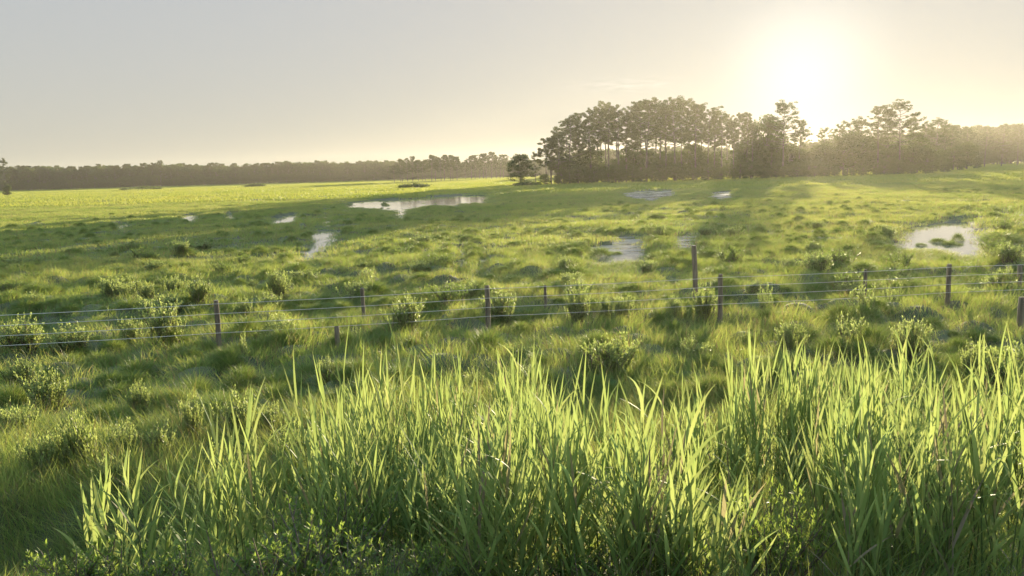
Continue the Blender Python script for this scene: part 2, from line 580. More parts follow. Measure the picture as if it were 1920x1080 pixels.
def ruffled(c, rad):
    vd = N('ShaderNodeVectorMath'); vd.operation = 'DISTANCE'; vd.inputs[1].default_value = c
    Lk(geo.outputs['Position'], vd.inputs[0])
    mr_ = N('ShaderNodeMapRange'); mr_.inputs[1].default_value = rad; mr_.inputs[2].default_value = rad * 0.7
    Lk(vd.outputs['Value'], mr_.inputs[0])
    return mr_.outputs[0]


# breeze on two of the pools: finer, steeper ripples there
ad = N('ShaderNodeMath'); ad.operation = 'MAXIMUM'
Lk(ruffled((30.0, 125.0, 0.0), 34.0), ad.inputs[0]); Lk(ruffled((9.5, 47.0, 0.0), 9.0), ad.inputs[1])
n2 = N('ShaderNodeTexNoise'); n2.inputs['Scale'].default_value = 0.9; n2.inputs['Detail'].default_value = 3
mpw = N('ShaderNodeMapping'); mpw.inputs['Scale'].default_value = (0.35, 1.6, 1.0)
Lk(geo.outputs['Position'], mpw.inputs[0]); Lk(mpw.outputs[0], n2.inputs['Vector'])
m2 = N('ShaderNodeMapRange'); m2.inputs[1].default_value = 0.42; m2.inputs[2].default_value = 0.56
Lk(n2.outputs['Fac'], m2.inputs[0])
m3 = N('ShaderNodeMath'); m3.operation = 'MULTIPLY'
Lk(ad.outputs[0], m3.inputs[0]); Lk(m2.outputs[0], m3.inputs[1])
rw = N('ShaderNodeMath'); rw.operation = 'MULTIPLY_ADD'; rw.inputs[1].default_value = 0.32; rw.inputs[2].default_value = 0.05
Lk(m3.outputs[0], rw.inputs[0]); Lk(rw.outputs[0], pb.inputs['Roughness'])
Lk(wn.outputs['Fac'], bp.inputs['Height']); Lk(bp.outputs[0], pb.inputs['Normal'])
Lk(pb.outputs[0], out.inputs['Surface'])
s = 700.0
tag(MB().add([(-s, 15, -0.05), (s, 15, -0.05), (s, 900, -0.05), (-s, 900, -0.05)], [[0, 1, 2, 3]], np.zeros((4, 2))).obj('water', m), kind='structure')

# ------------------------------------------------------------------ instanced ground cover


def proto_collection(name, meshes):
    c = bpy.data.collections.new(name)
    for i, me in enumerate(meshes):
        o = bpy.data.objects.new('%s_%02d' % (name, i), me)
        c.objects.link(o)
    return c


def scatter(name, coll, nproto, P, rot, scl, kind='stuff', label=None, cat=None):
    n = len(P)
    me = bpy.data.meshes.new(name)
    me.vertices.add(n)
    me.vertices.foreach_set('co', np.asarray(P, np.float32).ravel())
    a = me.attributes.new('rot', 'FLOAT_VECTOR', 'POINT'); a.data.foreach_set('vector', np.asarray(rot, np.float32).ravel())
    a = me.attributes.new('scl', 'FLOAT_VECTOR', 'POINT'); a.data.foreach_set('vector', np.asarray(scl, np.float32).ravel())
    a = me.attributes.new('pick', 'INT', 'POINT'); a.data.foreach_set('value', rng.integers(0, nproto, n).astype(np.int32))
    o = bpy.data.objects.new(name, me)
    COL.objects.link(o)
    g = bpy.data.node_groups.new(name, 'GeometryNodeTree')
    g.interface.new_socket('Geometry', in_out='INPUT', socket_type='NodeSocketGeometry')
    g.interface.new_socket('Geometry', in_out='OUTPUT', socket_type='NodeSocketGeometry')
    gi, go = g.nodes.new('NodeGroupInput'), g.nodes.new('NodeGroupOutput')
    ci = g.nodes.new('GeometryNodeCollectionInfo')
    ci.inputs['Collection'].default_value = coll
    ci.inputs['Separate Children'].default_value = True
    ci.inputs['Reset Children'].default_value = True
    ip = g.nodes.new('GeometryNodeInstanceOnPoints')
    ip.inputs['Pick Instance'].default_value = True

    def attr(nm, ty):
        na_ = g.nodes.new('GeometryNodeInputNamedAttribute')
        na_.data_type = ty
        na_.inputs['Name'].default_value = nm
        return [s_ for s_ in na_.outputs if s_.enabled and s_.name == 'Attribute'][0]
    g.links.new(gi.outputs[0], ip.inputs['Points'])
    g.links.new(ci.outputs[0], ip.inputs['Instance'])
    g.links.new(attr('pick', 'INT'), ip.inputs['Instance Index'])
    g.links.new(attr('rot', 'FLOAT_VECTOR'), ip.inputs['Rotation'])
    g.links.new(attr('scl', 'FLOAT_VECTOR'), ip.inputs['Scale'])
    g.links.new(ip.outputs[0], go.inputs[0])
    o.modifiers.new('scatter', 'NODES').node_group = g
    return tag(o, label, cat, None, kind)


def tilt_euler(x, y, spin, e=0.25, k=0.8):
    gx = (height(x + e, y) - height(x - e, y)) / (2 * e) * k
    gy = (height(x, y + e) - height(x, y - e)) / (2 * e) * k
    n = np.stack([-gx, -gy, np.ones_like(gx)], -1)
    n /= np.linalg.norm(n, axis=1)[:, None]
    X = np.stack([np.cos(spin), np.sin(spin), np.zeros_like(spin)], -1)
    X = X - n * (X * n).sum(1)[:, None]
    X /= np.linalg.norm(X, axis=1)[:, None]
    Y = np.cross(n, X)
    return np.stack([np.arctan2(Y[:, 2], n[:, 2]), np.arcsin(np.clip(-X[:, 2], -1, 1)), np.arctan2(X[:, 1], X[:, 0])], -1)


def grass_patch(n, size, L, Wd, bend, lean, seg, mat, name):
    mb = MB()
    P = np.stack([rng.uniform(-size / 2, size / 2, n), rng.uniform(-size / 2, size / 2, n), np.full(n, -0.03)], -1)
    az = np.where(rng.random(n) < lean, rng.normal(0, 0.6, n), rng.uniform(-np.pi, np.pi, n))
    blades(mb, P, az, rng.uniform(0.05, 0.4, n), rng.uniform(*L, n), rng.uniform(*Wd, n), rng.uniform(*bend, n), seg)
    return mb.mesh(name, mat)


def wedge(y0, y1, sp, half=0.72, pad=3.0):
    ys = np.arange(y0, y1, sp)
    out_ = []
    for yy in ys:
        w = yy * half + pad
        xs = np.arange(-w, w, sp)
        out_.append(np.stack([xs + rng.uniform(-.5, .5, len(xs)) * sp, np.full(len(xs), yy) + rng.uniform(-.5, .5, len(xs)) * sp], -1))
    p = np.concatenate(out_)
    return p[:, 0], p[:, 1]


def flow(x, y):
    return 6.5 * vnoise(x / 5.0, y / 5.0, 21) + 3 * vnoise(x / 1.7, y / 1.7, 22) - 1.2


def grass_tier(name, mat, y0, y1, sp, n, size, L, Wd, bend, seg, zs, label, lean=0.5, e=0.25):
    meshes = [grass_patch(n, size, L, Wd, bend, lean, seg, mat, name) for _ in range(5)]
    x, y = wedge(y0, y1, sp)
    k = ~in_pond(x, y, 0.0)
    if name == 'bank_grass':
        ug, _ = project(x, y, height(x, y))
        k &= ~((ug > 560 + (y - 5) * 20) & (y < 9.5) & (rng.random(len(x)) < 0.7))
    x, y = x[k], y[k]
    z = height(x, y)
    rot = tilt_euler(x, y, flow(x, y) + rng.normal(0, 0.35, len(x)), e)
    hs_ = rng.uniform(0.8, 1.2, len(x)) * (1 + zs * vnoise(x / 3.3, y / 3.3, 31))
    edge = in_pond(x, y, 0.2, CLEAR)
    hs_ = np.where(edge, hs_ * 0.6, hs_)
    scl = np.stack([np.ones_like(hs_)] * 2 + [hs_], -1)
    scatter(name, proto_collection(name, meshes), 5, np.stack([x, y, z], -1), rot, scl, 'stuff', label, 'grass')


grass_tier('bank_grass', M_grass, 3.2, 13.5, 0.3, 110, 0.6, (0.25, 0.6), (0.005, 0.011), (0.3, 1.3), 4, 0.7,
           'green and straw coloured grass covering the near bank below the reeds')
grass_tier('meadow_grass', M_grass, 13, 42, 0.42, 75, 0.75, (0.18, 0.42), (0.008, 0.018), (0.4, 1.4), 3, 0.9,
           'swirled green marsh grass on the hummocks around the wire fence')
grass_tier('marsh_grass', M_grass, 41, 152, 1.0, 120, 1.6, (0.15, 0.38), (0.02, 0.045), (0.3, 1.2), 2, 0.6,
           'green marsh grass around the ponds beyond the fence', e=0.8)
grass_tier('far_grass', M_far, 150, 640, 5.0, 170, 7.5, (0.3, 0.6), (0.1, 0.25), (0.2, 1.0), 2, 0.4,
           'yellow green open marsh grass reaching to the far woods', e=3.0)

# ------------------------------------------------------------------ trees


def trunk_curve(H, n=9, wob=0.35):
    z = np.linspace(0, H, n)
    ox = np.cumsum(rng.normal(0, wob, n)) * np.linspace(0, 1, n) * 0.5
    oy = np.cumsum(rng.normal(0, wob, n)) * np.linspace(0, 1, n) * 0.5
    return np.stack([ox, oy, z - 0.4 * (z == 0)], -1)


def pine_meshes(H, crown0, spread, nbr, leaf, density=1.0, flat=0.55, mat=None, sub=34):
    tk, cr = MB(), MB()
    cv = trunk_curve(H)
    tube(tk, cv, np.linspace(0.011 * H + 0.05, 0.03, len(cv)), 6, rng.random())
    g = rng.uniform(0, 6.28)
    for i in range(nbr):
        s_ = (i + rng.uniform(0, 1)) / nbr
        zf = crown0 + (0.985 - crown0) * s_
        c = np.array([np.interp(zf * H, cv[:, 2], cv[:, k]) for k in range(2)] + [zf * H])
        a = g + i * 2.4 + rng.normal(0, 0.4)
        shape = (0.55 + 0.75 * math.sin(math.pi * min(1, 0.12 + 0.86 * s_)) ) * (1.15 - 0.55 * s_)
        Ln = spread * shape * rng.uniform(0.55, 1.15)
        rise = rng.uniform(-0.05, 0.45) + 0.5 * s_ ** 3
        tt = np.linspace(0, 1, 4)
        br = c + np.stack([np.cos(a) * Ln * tt, np.sin(a) * Ln * tt, rise * Ln * tt ** 1.4], -1)
        tube(tk, br, np.linspace(0.06 + 0.012 * Ln, 0.02, 4), 4, rng.random())
        ncl = rng.integers(3, 6)
        for k in range(ncl):
            q = rng.uniform(0.45, 1.05)
            cc = c + np.array([np.cos(a) * Ln * q, np.sin(a) * Ln * q, rise * Ln * q ** 1.4]) + rng.normal(0, 0.25, 3) * spread * 0.25
            rad = rng.uniform(0.6, 1.15) * (0.36 + 0.10 * spread)
            n = int(sub * density * rng.uniform(0.7, 1.3))
            d = rng.normal(size=(n, 3))
            d /= np.linalg.norm(d, axis=1)[:, None]
            d *= rng.random(n)[:, None] ** 0.45 * rad
            d[:, 2] *= flat
            leafcloud(cr, cc + d, rng.uniform(0.7, 1.3, n) * leaf, 0.38, up=0.5, rnd=np.clip(rng.random() * 0.7 + rng.random(n) * 0.3, 0, 1))
    return tk.mesh('trunk', M_bark, True), cr.mesh('crown', mat or M_pine)


def broad_meshes(H, W_, crown0, nl, leaf, sub=60, mat=None):
    tk, cr = MB(), MB()
    cv = trunk_curve(H * 0.8, 7, 0.2)
    tube(tk, cv, np.linspace(0.018 * H + 0.04, 0.04, len(cv)), 6, rng.random())
    for i in range(nl):
        s_ = rng.random() ** 0.8
        zf = crown0 + (1 - crown0) * s_
        a = rng.uniform(0, 6.28)
        env = math.sqrt(max(0.05, 1 - (abs(zf - (crown0 + (1 - crown0) * 0.42)) / ((1 - crown0) * 0.62)) ** 2))
        rr_ = W_ * 0.5 * env * rng.random() ** 0.6
        cc = np.array([np.cos(a) * rr_, np.sin(a) * rr_, zf * H * 0.95])
        if i % 3 == 0:
            st = np.array([0, 0, max(0.1 * H, zf * H * 0.55)])
            tube(tk, np.stack([st, st * 0.45 + cc * 0.55 + [0, 0, -0.02 * H], cc]), [0.1, 0.06, 0.02], 4, rng.random())
        rad = rng.uniform(0.10, 0.2) * W_
        n = int(sub * rng.uniform(0.7, 1.3))
        d = rng.normal(size=(n, 3))
        d /= np.linalg.norm(d, axis=1)[:, None]
        d *= rng.random(n)[:, None] ** 0.4 * rad
        d[:, 2] *= 0.65
        leafcloud(cr, cc + d, rng.uniform(0.7, 1.3, n) * leaf, 0.6, up=0.2, rnd=np.clip(rng.random() * 0.7 + rng.random(n) * 0.3, 0, 1))
    return tk.mesh('trunk', M_bark, True), cr.mesh('crown', mat or M_broad)


PINES = [pine_meshes(24, rng.uniform(0.46, 0.6), rng.uniform(3.0, 4.0), 32, 0.33, 2.2) for _ in range(8)]
EDGE = [pine_meshes(18, rng.uniform(0.14, 0.3), rng.uniform(3.4, 4.2), 36, 0.33, 1.8) for _ in range(3)]
UNDER = [broad_meshes(11, rng.uniform(6.5, 8.5), rng.uniform(0.06, 0.2), 80, 0.42, 75) for _ in range(5)]
FARP = [pine_meshes(15, rng.uniform(0.35, 0.55), rng.uniform(2.6, 3.4), 24, 0.55, 1.5, sub=26) for _ in range(6)]
OAK = [broad_meshes(21, 13, 0.3, 110, 0.42, 80), pine_meshes(21, 0.42, 6.0, 38, 0.36, 1.9, flat=0.5)]


def plant_tree(name, pair, x, y, H, H0, label, group, cat='tree', sw=1.0, z=None):
    r_ = empty(name, (x, y, float(height(np.array([x]), np.array([y]))[0]) if z is None else z), rng.uniform(0, 6.28))
    s_ = H / H0
    r_.scale = (s_ * sw, s_ * sw, s_)
    tag(r_, label, cat, group)
    for nm, me in zip(('trunk', 'crown'), pair):
        o = bpy.data.objects.new(nm, me)
        COL.objects.link(o)
        o.parent = r_
    return r_


TOP_U = [960, 1000, 1025, 1045, 1062, 1090, 1130, 1165, 1210, 1250, 1280, 1320, 1345, 1365, 1400, 1430]
TOP_V = [300, 288, 262, 240, 222, 206, 193, 199, 189, 188, 184, 190, 203, 210, 208, 232]


def tree_at(u, vtop, y):
    """ground spot below pixel column u at depth y, and the height that reaches vtop"""
    p = at_depth(u, vtop, y)
    g = float(height(np.array([p[0]]), np.array([y]))[0])
    return p[0], y, p[2] - g


# the tall grove: pines seen whole along its edges, then the crowd inside it
n_gr = 0
for u in np.linspace(1030, 1415, 22):
    for row in range(2):
        uu = u + rng.uniform(-8, 8)
        Y = (228 + rng.uniform(0, 14)) if row == 0 else (250 + rng.uniform(0, 30))
        vt = np.interp(uu, TOP_U, TOP_V) + (rng.uniform(-1, 12) if row else rng.uniform(0, 20))
        x, y, H = tree_at(uu, vt, Y)
        edge = uu < 1075
        lab = ('tall loblolly type pine on the sloping left edge of the grove' if edge else
               'tall pine with a bare trunk and rounded crown inside the crowded grove')
        if uu > 1340 and not edge: lab = 'tall pine at the hazy right end of the grove towards the sun'
        lab = lab.replace('loblolly type ', '')
        src = EDGE if (edge or H < 15 or rng.random() < 0.05) else PINES
        plant_tree('pine_tree', src[rng.integers(len(src))], x, y, H, 18 if src is EDGE else 24, lab,
                   'pines of the grove, ' + ('left edge' if edge else 'right end' if uu > 1340 else 'middle'), sw=rng.uniform(0.85, 1.15))
singles = [
    (975, 290, 232, UNDER, 11, 'small dark rounded tree standing just left of the tall grove', 'small_tree'),
    (1003, 288, 236, EDGE, 18, 'short bushy pine between the small rounded tree and the grove', 'pine_tree'),
    (1024, 262, 231, FARP, 15, 'thin sparse pine leaning out at the left tip of the grove', 'pine_tree'),
    (1470, 196, 238, [OAK[1]], 21, 'broad spreading tree directly under the sun glare', 'broad_tree'),
    (1440, 214, 250, UNDER, 11, 'shorter rounded tree just left of the broad tree under the sun', 'small_tree'),
    (1500, 226, 246, PINES, 24, 'pine right beside the broad tree under the sun', 'pine_tree'),
    (1545, 242, 255, EDGE, 18, 'low feathery pine in the dip of the tree line below the sun', 'pine_tree'),
    (1572, 236, 258, PINES, 24, 'pine on the left flank of the flat topped one', 'pine_tree'),
    (1618, 224, 250, EDGE, 18, 'feathery pine left of the tallest pair', 'pine_tree'),
    (1668, 204, 252, EDGE, 18, 'feathery pine filling between the tallest pair', 'pine_tree'),
    (1735, 232, 275, EDGE, 18, 'feathery pine between the tallest pair and the rounded hazy tree', 'pine_tree'),
    (1775, 232, 310, EDGE, 18, 'feathery pine behind the rounded hazy tree', 'pine_tree'),
    (1815, 240, 340, EDGE, 18, 'faint feathery pine where the wood drops toward the right edge', 'pine_tree'),
    (1850, 238, 380, PINES, 24, 'first of three faint pines near the right edge', 'pine_tree'),
    (1882, 234, 390, EDGE, 18, 'second of three faint pines near the right edge', 'pine_tree'),
    (1912, 235, 400, PINES, 24, 'third of three faint pines near the right edge', 'pine_tree'),
    (1592, 229, 262, [OAK[1]], 21, 'flat topped pine between the sun and the tallest pair of trees', 'pine_tree'),
    (1650, 200, 244, PINES, 24, 'left one of the tall pine pair right of the sun', 'pine_tree'),
    (1692, 193, 247, [OAK[1]], 21, 'right one of the tall pine pair right of the sun', 'pine_tree'),
    (1715, 222, 262, PINES, 24, 'pine at the right shoulder of the tall pine pair', 'pine_tree'),
    (1757, 226, 300, [OAK[1]], 21, 'rounded hazy tree right of the tall pine pair', 'broad_tree'),
    (1785, 236, 330, PINES, 24, 'hazy pine right of the rounded hazy tree', 'pine_tree'),
    (5, 300, 420, EDGE, 18, 'dark tree cut off by the left edge in front of the far woods', 'pine_tree'),
    (12, 345, 300, UNDER, 11, 'low dark round thicket below the cut off tree at left', 'thicket'),
    (298, 302, 560, FARP, 15, 'single thin pine with a flat top rising above the far woods', 'pine_tree'),
]
for u, v, Y, src, H0, lab, nm in singles:
    x, y, H = tree_at(u, v, Y)
    plant_tree(nm, src[rng.integers(len(src))], x, y, H, H0, lab, None, 'tree', 1.0 if H > 9 else 1.15)

for i, u in enumerate(np.linspace(1048, 1830, 52)):
    uu = u + rng.uniform(-7, 7)
    vt = np.interp(uu, [1040, 1090, 1160, 1220, 1320, 1420, 1520, 1600, 1700, 1780, 1840], [306, 288, 274, 294, 286, 264, 252, 248, 247, 250, 266]) + (rng.uniform(-4, 34) if uu > 1400 else rng.uniform(-20, 36))
    Y = np.interp(uu, [1040, 1500, 1750, 1830], [230, 238, 246, 320]) + rng.uniform(0, 16)
    x, y, H = tree_at(uu, vt, Y)
    right = uu > 1425
    plant_tree('leafy_tree', UNDER[rng.integers(5)], x, y, H, 11,
               'dense leafy tree of the hazy wood right of the sun' if right else 'dense leafy tree filling the shade between the grove trunks',
               'leafy trees of the hazy right wood' if right else 'leafy trees under the grove', sw=rng.uniform(1.0, 1.25))
for i, u in enumerate(np.linspace(1030, 1800, 44)):
    uu = u + rng.uniform(-8, 8)
    Y = np.interp(uu, [1040, 1500, 1750, 1830], [227, 232, 240, 300]) - rng.uniform(0, 3)
    x, y, H = tree_at(uu, 322 - 0.02 * (uu - 1040) + rng.uniform(-14, 6), Y)
    plant_tree('edge_bush', UNDER[rng.integers(5)], x, y, H, 11, 'low rounded bush along the foot of the grove', 'bushes along the foot of the grove', 'bush', sw=rng.uniform(1.2, 1.7))

# mid-distance pines whose trunks can be told apart
for i, u in enumerate(np.concatenate([np.linspace(738, 858, 15), np.linspace(872, 962, 12)])):
    uu = u + rng.uniform(-3, 3)
    far = uu > 865
    vt = np.interp(uu, [735, 765, 775, 790, 815, 835, 855, 872, 890, 915, 940, 962], [312, 292, 303, 306, 292, 291, 294, 302, 296, 290, 290, 300]) + rng.uniform(-6, 5)
    x, y, H = tree_at(uu, vt, (455 if far else 400) + rng.uniform(0, 30))
    plant_tree('pine_tree', FARP[rng.integers(6)], x, y, H, 15,
               'slender open pine in the short row before the grove' if far else 'pine with pale trunk in the clump at mid distance left of centre',
               'slender pines of the distant short row' if far else 'pines of the mid distance clump', sw=rng.uniform(0.95, 1.25))
# low islands of brush on the open marsh
for u, v, w, hh, lab in [(775, 353, 52, 7, 'long low bush island on the yellow marsh before the pine clump'),
                         (480, 351, 34, 6, 'dark low thicket at the edge of the far woods, left of centre'),
                         (265, 357, 70, 7, 'long dark thicket at the foot of the far woods at left'),
                         (990, 349, 40, 8, 'scrubby bushes at the foot of the small rounded tree')]:
    g = on_ground(u, v, 0.15)
    k = g[1] / FPX
    r_ = empty('brush_thicket', g, 0)
    tag(r_, lab, 'bush')
    cr, tk = MB(), MB()
    n = 26
    for i in range(n):
        px, py = rng.uniform(-1, 1) * w * k * 0.5, rng.uniform(-1, 1) * 3
        hh_ = hh * k * rng.uniform(0.5, 1.1) * (1 - 0.6 * (abs(px) / (w * k * 0.5)) ** 2) + 0.5
        tube(tk, [(px, py, -0.2), (px + 0.1, py, hh_ * 0.5), (px + 0.2, py, hh_ * 0.85)], [0.06, 0.05, 0.02], 4)
        m_ = 90
        d = rng.normal(size=(m_, 3)) * np.array([0.9, 0.8, 0.32]) * max(hh_ * 0.55, 0.7)
        leafcloud(cr, np.array([px, py, hh_ * 0.6]) + d, rng.uniform(0.25, 0.5, m_), 0.5)
    tk.obj('stems', M_bark, r_); cr.obj('foliage', M_broad, r_)

# the far woods that read as one mass
fw = proto_collection('far_wood_tree', [])
meshes = []
for pr in (FARP[:4] + UNDER[:3]):
    mb_ = bpy.data.meshes.new('far_wood_tree')
    objs = []
    import bmesh
    bm = bmesh.new()
    for me in pr: bm.from_mesh(me)
    nt_ = len(pr[0].polygons)
    bm.faces.ensure_lookup_table()
    for f_ in bm.faces[nt_:]: f_.material_index = 1
    bm.to_mesh(mb_); bm.free()
    mb_.materials.append(M_bark); mb_.materials.append(pr[1].materials[0])
    meshes.append(mb_)
for i, me in enumerate(meshes):
    o = bpy.data.objects.new('far_wood_tree_%02d' % i, me)
    fw.objects.link(o)


def woods(name, us, depth, vts, rows, sp, label):
    P, Sc = [], []
    for row in range(rows):
        u = us[0]
        while u < us[-1]:
            Y = np.interp(u, us, depth) + row * 9 + rng.uniform(-4, 4)
            vt = np.interp(u, us, vts) + rng.uniform(-4.5, 6.5) + (1 - row / max(1, rows - 1)) * 3
            x, y, H = tree_at(u, vt, Y)
            P.append((x, y, 0.1)); Sc.append(H / 15.0 * (rng.uniform(0.35, 0.6) if row == 0 else 1.0))
            u += sp * (0.6 if row == 0 else 1.0) / Y * FPX * rng.uniform(0.6, 1.4)
    P, Sc = np.array(P), np.array(Sc)
    n = len(P)
    pick_h = np.array([15, 15, 15, 15, 11, 11, 11])
    rot = np.stack([np.zeros(n), np.zeros(n), rng.uniform(0, 6.28, n)], -1)
    o = scatter(name, fw, 7, P, rot, np.ones((n, 3)), 'stuff', label, 'woods')
    pk = np.zeros(n, np.int32)
    o.data.attributes['pick'].data.foreach_get('value', pk)
    pk = np.where((Sc < 0.62) & (pk < 4), 4 + pk % 3, pk).astype(np.int32)
    o.data.attributes['pick'].data.foreach_set('value', pk)
    sc_ = Sc * 15 / pick_h[pk]
    o.data.attributes['scl'].data.foreach_set('vector', np.stack([sc_ * rng.uniform(0.9, 1.3, n)] * 2 + [sc_], -1).astype(np.float32).ravel())


woods('left_woods', [-160, 0, 150, 300, 420, 540, 640, 740, 860, 1010, 1100], [540, 550, 560, 570, 565, 560, 565, 570, 575, 590, 600],
      [316, 315, 314, 310, 311, 306, 305, 303, 305, 302, 300], 6, 4.0, 'dark distant wood closing off the marsh from the left to the grove')
woods('right_woods', [1080, 1500, 1700, 1760, 1850, 1920, 2080], [420, 400, 400, 430, 500, 500, 490],
      [286, 270, 250, 240, 239, 234, 232], 4, 4.5, 'hazy distant wood behind the grove and along the right edge')

# ------------------------------------------------------------------ fence
FH = 1.22


def post_mesh(h, r0, seed, lean=0.0):
    mb = MB()
    g = np.random.default_rng(seed)
    z = np.array([-0.4, 0.0, h * 0.3, h * 0.6, h * 0.93, h])
    pts = np.stack([g.normal(0, 0.006, 6) + lean * z, g.normal(0, 0.006, 6), z], -1)
    tube(mb, pts, r0 * np.array([1.05, 1.03, 1.0, 0.98, 0.97, 0.86]), 8, 0.5)
    return mb


def gz(x, y):
    return float(height(np.array([float(x)]), np.array([float(y)]))[0])


fence = empty('wire_fence', (0, 20.4, 0))
tag(fence, 'four strand wire fence on weathered posts crossing the marsh', 'fence')
fposts = []
for u, vt in [(-190, 592), (404, 563), (913, 535), (1351, 514), (1780, 495), (2230, 476)]:
    Y = np.interp(u, [-190, 404, 913, 1351, 1780, 2230], [17.8, 19.0, 20.2, 20.9, 22.0, 23.2])
    p = at_depth(u, vt, Y)
    fposts.append(p)
    base = gz(p[0], p[1])
    o = post_mesh(p[2] - base, 0.066, int(u + 500), lean=0.012 if u < 500 else 0).obj('post', M_post, fence, True)
    o.location = (p[0], p[1] - 20.4, base)
fposts = np.array(fposts)
for k, dz in enumerate((0.08, 0.32, 0.56, 0.79)):
    mb = MB()
    for a, b in zip(fposts[:-1], fposts[1:]):
        tt = np.linspace(0, 1, 9)[:, None]
        pts = a + (b - a) * tt - np.array([0, 20.4 + 0.072, dz])
        pts[:, 2] -= 0.02 * 4 * (tt * (1 - tt))[:, 0]
        tube(mb, pts, 0.0072, 4)
    mb.obj('wire', M_wire, fence)
for u, vt, vb, Y, rad, lab in [
        (679, 540, 592, 21.8, 0.055, 'thin grey post behind the fence, left of the middle fence post'),
        (1022, 535, 572, 23.0, 0.045, 'thin dark post behind the fence, just right of the middle fence post'),
        (1306, 460, 556, 22.6, 0.075, 'tallest weathered post, standing alone behind the fence'),
        (1623, 505, 545, 24.0, 0.055, 'thin hazy post behind the fence between its two right posts'),
        (1913, 496, 538, 24.0, 0.075, 'dark post behind the fence at the right edge'),
        (631, 612, 642, 18.0, 0.06, 'short dark stub of a post in the grass before the fence'),
        (1916, 557, 608, 18.2, 0.07, 'grey post before the fence cut off by the right edge')]:
    p = at_depth(u, vt, Y)
    b = gz(p[0], p[1])
    o = post_mesh(p[2] - b, rad, int(u), lean=-0.04 if u == 1306 else 0).obj('fence_post', M_post, None, True)
    o.location = (p[0], p[1], b)
    tag(o, lab, 'post')

# ------------------------------------------------------------------ tussocks


def tussock_mesh(n, spread, L, Wd):
    mb = MB()
    r_ = spread * np.sqrt(rng.random(n))
    a = rng.uniform(0, 6.28, n)
    P = np.stack([r_ * np.cos(a), r_ * np.sin(a), 0.42 * (1 - (r_ / spread) ** 2.4) - 0.05], -1)
    az = a + rng.normal(0, 0.5, n)
    blades(mb, P, az, 0.15 + 0.8 * (r_ / spread) * rng.uniform(0.6, 1.1, n), rng.uniform(*L, n), rng.uniform(*Wd, n), rng.uniform(0.4, 1.2, n), 3)
    return mb.mesh('grass_tussock', M_tussock)


TUS = [tussock_mesh(1100, 0.46, (0.22, 0.5), (0.009, 0.016)) for _ in range(4)]


def tussock(x, y, w, h, label, group, z=None):
    o = bpy.data.objects.new('grass_tussock', TUS[rng.integers(4)])
    COL.objects.link(o)
    o.location = (x, y, (gz(x, y) if z is None else z) - 0.03)
    o.rotation_euler = (0, 0, rng.uniform(0, 6.28))
    o.scale = (w, w, h)
    tag(o, label, 'tussock', group)


named = [
    (88, 508, 38, 14, 'lone dark tussock in the shaded marsh far left'), (280, 518, 30, 12, 'dark tussock at the near edge of the shade, left'),
    (113, 560, 34, 20, 'left one of two dark tussocks beyond the left end of fence'), (148, 545, 30, 18, 'right one of two dark tussocks beyond the left end of fence'),
    (572, 496, 42, 18, 'wide dark tussock below the bent pond'), (800, 500, 28, 14, 'small dark tussock between the bent pond and the tallest post'),
    (1126, 460, 46, 24, 'round sunlit tussock at the left bank of the rippled pool'), (1070, 460, 66, 22, 'broad tussock left of the rippled pool'),
    (886, 476, 22, 22, 'tall narrow tussock between the two small pool gaps'), (907, 462, 30, 12, 'tussock behind the two small pool gaps'),
    (1797, 432, 24, 20, 'dark tussock islet standing in the right pond'), (1728, 441, 24, 10, 'low tussock on the left shore of the right pond'),
    (1880, 446, 84, 22, 'long dark tussock on the right bank of the right pond'), (963, 428, 18, 16, 'upper tussock of a pair at centre of the shaded marsh'),
    (990, 430, 20, 14, 'lower lit tussock of a pair at centre of the shaded marsh'), (1230, 446, 40, 18, 'tussock behind the rippled pool'),
    (1080, 505, 70, 34, 'largest dark mound tussock, left of the tallest post'), (690, 522, 30, 26, 'upright dark tussock left of the middle fence post'),
    (450, 478, 30, 10, 'low dark tussock left of the bent pond'), (1905, 545, 100, 28, 'wide dark tussock behind the fence at the right edge'),
    (600, 560, 60, 22, 'dark tussock behind the fence below the bent pond'), (760, 548, 60, 22, 'dark tussock behind fence, left of the middle post'),
    (1120, 695, 120, 46, 'big dark tussock under the pale shrub before the fence'), (210, 640, 60, 36, 'grassy dark tussock before the left fence post'),
]
for u, v, w, h, lab in named:
    g = on_ground(u, v, 0.5)
    k = g[1] / FPX
    tussock(g[0], g[1], w * k / 1.25, h * k / 0.75, lab, None, None if not in_pond(g[0:1], g[1:2])[0] else -0.1)
zone = [('shaded marsh beyond the fence', 38, 110, 60), ('sunlit meadow just beyond the fence', 25, 44, 180), ('grass between the fence and the reeds', 12.5, 23, 22)]
for nm, y0, y1, cnt in zone:
    c = 0
    while c < cnt:
        y = y0 + (y1 - y0) * rng.random() ** 1.2
        x = rng.uniform(-1, 1) * (y * 0.68)
        if in_pond(np.array([x]), np.array([y]), 0.15, CLEAR)[0]: continue
        s_ = rng.uniform(0.42, 0.9)
        tussock(x, y, s_ * rng.uniform(0.9, 1.4), s_ * rng.uniform(0.6, 1.0), 'rounded grass tussock in the ' + nm, 'tussocks of the ' + nm)
        c += 1

